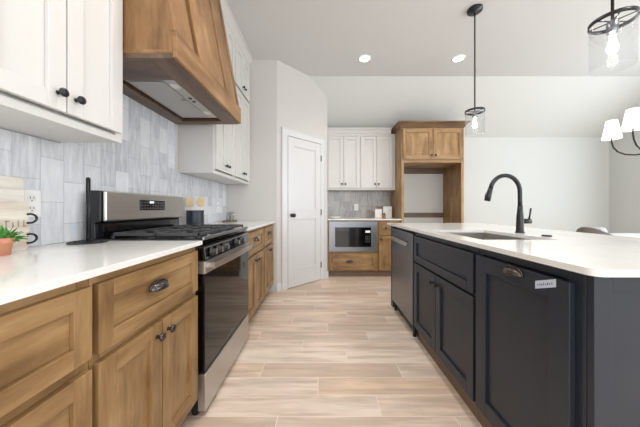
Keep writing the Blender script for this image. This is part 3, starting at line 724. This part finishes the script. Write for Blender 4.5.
# two whitewashed boards against tiles
tag(box(XL + .009, XL + .027, .70, 1.022, Z0, 1.203).build('cutting_board', 'limed', None, .003), 'tallest pale whitewashed wooden board leaning against the tiles, rearmost of the stack', 'board')
tag(box(XL + .028, XL + .046, .66, 1.008, Z0, 1.153).build('cutting_board', 'limed', None, .003), 'lower pale whitewashed wooden board standing in front of the tallest board', 'board')
bkk = thing('wooden_book', 'round-cornered weathered wooden ring-bound book standing in front of the pale boards', 'book', (XL + .0, .0, 0))
def rplate(x0, x1, y0, y1, z0, z1, r, mb=None):
    mb = mb or MB(); p = [(y0, z0), (y1 - .012, z0), (y1, z0 + .012)] + [(y1 - r + r * math.cos(R(a)), z1 - r + r * math.sin(R(a))) for a in (0, 18, 36, 54, 72, 90)] + [(y0, z1)]
    n = len(p); mb.add([(x0, a, b) for a, b in p] + [(x1, a, b) for a, b in p], [tuple(range(n)), tuple(range(n, 2 * n))[::-1]] + [(i, (i + 1) % n, n + (i + 1) % n, n + i) for i in range(n)])
    return mb
rplate(.049, .056, .74, .997, Z0, 1.10, .02).build('back_cover', 'limed2', bkk)
rplate(.064, .072, .74, 1.000, Z0, 1.103, .022).build('front_cover', 'limed2', bkk)
MB().box(.057, .063, .75, .985, Z0 + .005, 1.09).build('pages', 'ceramic', bkk)
for z in (1.037, .957):
    MB().tube([(.076, .999 + .024 * math.sin(R(a)), z + .018 * math.cos(R(a))) for a in range(-20, 201, 20)], .004, 8).build('binding_ring', 'black', bkk)
lt = MB()
for y, h in ((.905, .02), (.925, .026), (.945, .02), (.962, .026), (.98, .026)): lt.box(.072, .0726, y, y + .004, 1.005, 1.005 + h)
lt.box(.072, .0726, .98, .992, 1.005, 1.009).box(.072, .0726, .925, .937, 1.027, 1.031).build('engraving', plain('faded_engraving', (160, 146, 130), .8), bkk)
# plant
def leaf(mb, base, d, L, wd, bend):
    d = Vector(d).normalized(); side = d.cross(Vector((0, 0, 1))).normalized(); n = 5; o = []
    for i in range(n + 1):
        s = i / n; p = Vector(base) + d * L * s + Vector((0, 0, -bend * s * s)); w_ = wd * math.sin(math.pi * (.12 + .88 * s)) ** .8 * (1 if i < n else .05)
        o += [p - side * w_ / 2, p + Vector((0, 0, -wd * .15)), p + side * w_ / 2]
    mb.add(o, [(3 * i + k, 3 * i + k + 1, 3 * i + k + 4, 3 * i + k + 3) for i in range(n) for k in (0, 1)], 0, True)
pl = thing('potted_plant', 'small green leafy plant in a terracotta pot on the near left counter', 'plant', (-1.118, .86, Z0))
MB().lathe([(.026, 0), (.031, .04), (.037, .042), (.038, .062), (.034, .062), (.032, .05), (0, .05)], (0, 0, 0), 28).build('pot', 'terra', pl)
MB().lathe([(.0, .052), (.0325, .052), (.0325, .049), (0, .049)], (0, 0, 0), 20, cap=False).build('soil', 'soil', pl)
lm = MB(); rnd = random.Random(7)
for i in range(90):
    a = rnd.uniform(0, 2 * math.pi); el = rnd.uniform(.15, 1.45); L = rnd.uniform(.035, .058)
    leaf(lm, (.015 * math.cos(a), .015 * math.sin(a), .052), (math.cos(a) * math.cos(el), math.sin(a) * math.cos(el), math.sin(el)), L, .015, .01 * math.cos(el))
lo = lm.build('leaves', 'leaf', pl); s = lo.modifiers.new('s', 'SOLIDIFY'); s.thickness = .0008
# paper towel stand
tw = thing('paper_towel_stand', 'slim black paper towel stand without a roll beside the range backguard', 'towel stand', (-1.11, 1.178, Z0))
MB().tube([(-.0045, 0, .004), (-.0045, 0, .30)], .0042, 10).tube([(.0075, 0, .004), (.0075, 0, .296)], .0042, 10).lathe([(.009, .294), (.009, .303), (.006, .309), (.002, .311)], (.0015, 0, 0), 14).build('post', 'black', tw)
ring = [(.07 * math.cos(R(a)), .07 * math.sin(R(a)), .0045) for a in range(20, 381, 15)]
MB().tube(ring, .0035, 8).tube([(-.069, 0, .0045), (.069, 0, .0045)], .0045, 8).build('base_ring', 'black', tw)
# crock with spoons
ck = tag(MB().lathe([(.06, 0), (.068, .008), (.071, .03), (.071, .142), (.069, .147), (.064, .147), (.062, .02), (0, .02)], (0, 0, 0), 32).build('utensil_crock', 'navyd'), 'round black crock holding wooden spoons on the counter behind the range', 'crock')
ck.location = (-1.13, 2.21, Z0)
def spoon(label, x, y, ang, tx):
    t = thing('wooden_spoon', label, 'spoon', (x, y, Z0 + .03), 0, 'wooden spoons in the crock')
    e = Vector((tx, 0.02, .155)); o = MB().tube([(0, 0, 0), e], .0045, 8).build('handle', 'spoon', t)
    hb = MB(); n, m = 10, 14; vs = []
    for i in range(n + 1):
        th = math.pi * i / n
        for k in range(m):
            ph = 2 * math.pi * k / m
            vs.append((e.x + (.010 * math.sin(th) * math.cos(ph) * 0.6), e.y + .030 * math.sin(th) * math.sin(ph) * (1.1), e.z + .036 - .046 * math.cos(th)))
    hb.add(vs, [(i * m + k, i * m + (k + 1) % m, (i + 1) * m + (k + 1) % m, (i + 1) * m + k) for i in range(n) for k in range(m)], 0, True)
    # turn heads to face the room along x
    hb.v = [(e.x + (v[1] - e.y) * math.cos(R(ang)) + (v[0] - e.x), e.y + (v[1] - e.y) * math.sin(R(ang)), v[2]) for v in hb.v]
    hb.build('bowl', 'spoon', t); return t
spoon('wooden spoon leaning left in the black crock', -1.16, 2.19, 40, -.02)
spoon('wooden spoon leaning right in the black crock', -1.105, 2.20, 20, .02)
# tray with glasses
tr = tag(MB().box(-.05, .05, -.11, .11, 0, .012).box(-.05, -.044, -.11, .11, .012, .022).box(.044, .05, -.11, .11, .012, .022).build('serving_tray', 'toe', None, .002), 'small wooden tray holding two clear glasses on the far left counter', 'tray'); tr.location = (-1.12, 3.02, Z0)
for y, lb in ((2.97, 'clear drinking glass on the small wooden tray, closer to the range'), (3.07, 'clear drinking glass on the small wooden tray, closer to the pantry wall')):
    g = tag(MB().lathe([(.0, .0), (.027, .0), (.034, .11), (.032, .11), (.026, .006), (0, .006)], (0, 0, 0), 24, cap=False).build('drinking_glass', 'glass'), lb, 'glass', 'glasses on the tray'); g.location = (-1.12, y, Z0 + .0125)

# ------------------------------------------------------------------ things on back counter
p = tag(MB().lathe([(.0, .004), (.06, .0), (.07, .004), (.105, .028), (.104, .031), (.065, .01), (0, .01)], (0, 0, 0), 36, cap=False).build('serving_bowl', 'ceramic'), 'shallow white bowl on the back counter beside the pantry wall', 'bowl'); p.location = (.205, 4.12, Z0)
c1 = thing('greeting_card', 'small blush-edged white card standing on the back counter before wire frame', 'card', (.945, 4.2, Z0), 0)
MB().box(-.06, .06, 0, .006, 0, .155).build('card', 'pink', c1, .001)
MB().box(-.05, .05, -.0015, 0, .012, .143).build('inset', 'ceramic', c1)
MB().hull8([(-.02, .006, 0), (.02, .006, 0), (.02, .05, 0), (-.02, .05, 0)], [(-.02, .006, .1), (.02, .006, .1), (.02, .008, .1), (-.02, .008, .1)]).build('easel', 'pink', c1)
c2 = tag(box(-.075, .075, 0, .03, 0, .2).build('cookbook', 'ceramic', None, .002), 'tall white book standing on the back counter right of the tiny plant', 'book'); c2.location = (1.115, 4.27, Z0)
wfm = MB()
for (a, b) in (((-.13, 0, .003), (.13, 0, .003)), ((-.13, 0, .197), (.13, 0, .197)), ((-.13, 0, .003), (-.13, 0, .197)), ((.13, 0, .003), (.13, 0, .197)), ((-.13, 0, .13), (.13, 0, .13)), ((-.13, 0, .003), (-.13, .08, .003)), ((.13, 0, .003), (.13, .08, .003)), ((-.13, .08, .003), (.13, .08, .003))):
    wfm.tube([a, b], .003, 8)
o = tag(wfm.build('wire_frame', 'rose'), 'thin rose coloured wire frame standing behind the blush card', 'stand'); o.location = (.90, 4.31, Z0)
p2 = thing('potted_plant', 'tiny green plant in a terracotta pot on the back counter', 'plant', (1.03, 4.16, Z0))
MB().lathe([(.022, 0), (.028, .04), (.032, .042), (.032, .055), (.027, .055), (0, .05)], (0, 0, 0), 20).build('pot', 'terra', p2)
lm = MB()
for i in range(26):
    a = rnd.uniform(0, 2 * math.pi); el = rnd.uniform(.4, 1.4)
    leaf(lm, (.008 * math.cos(a), .008 * math.sin(a), .05), (math.cos(a) * math.cos(el), math.sin(a) * math.cos(el), math.sin(el)), rnd.uniform(.035, .055), .014, .008)
lo = lm.build('leaves', 'leaf', p2); s = lo.modifiers.new('s', 'SOLIDIFY'); s.thickness = .0008
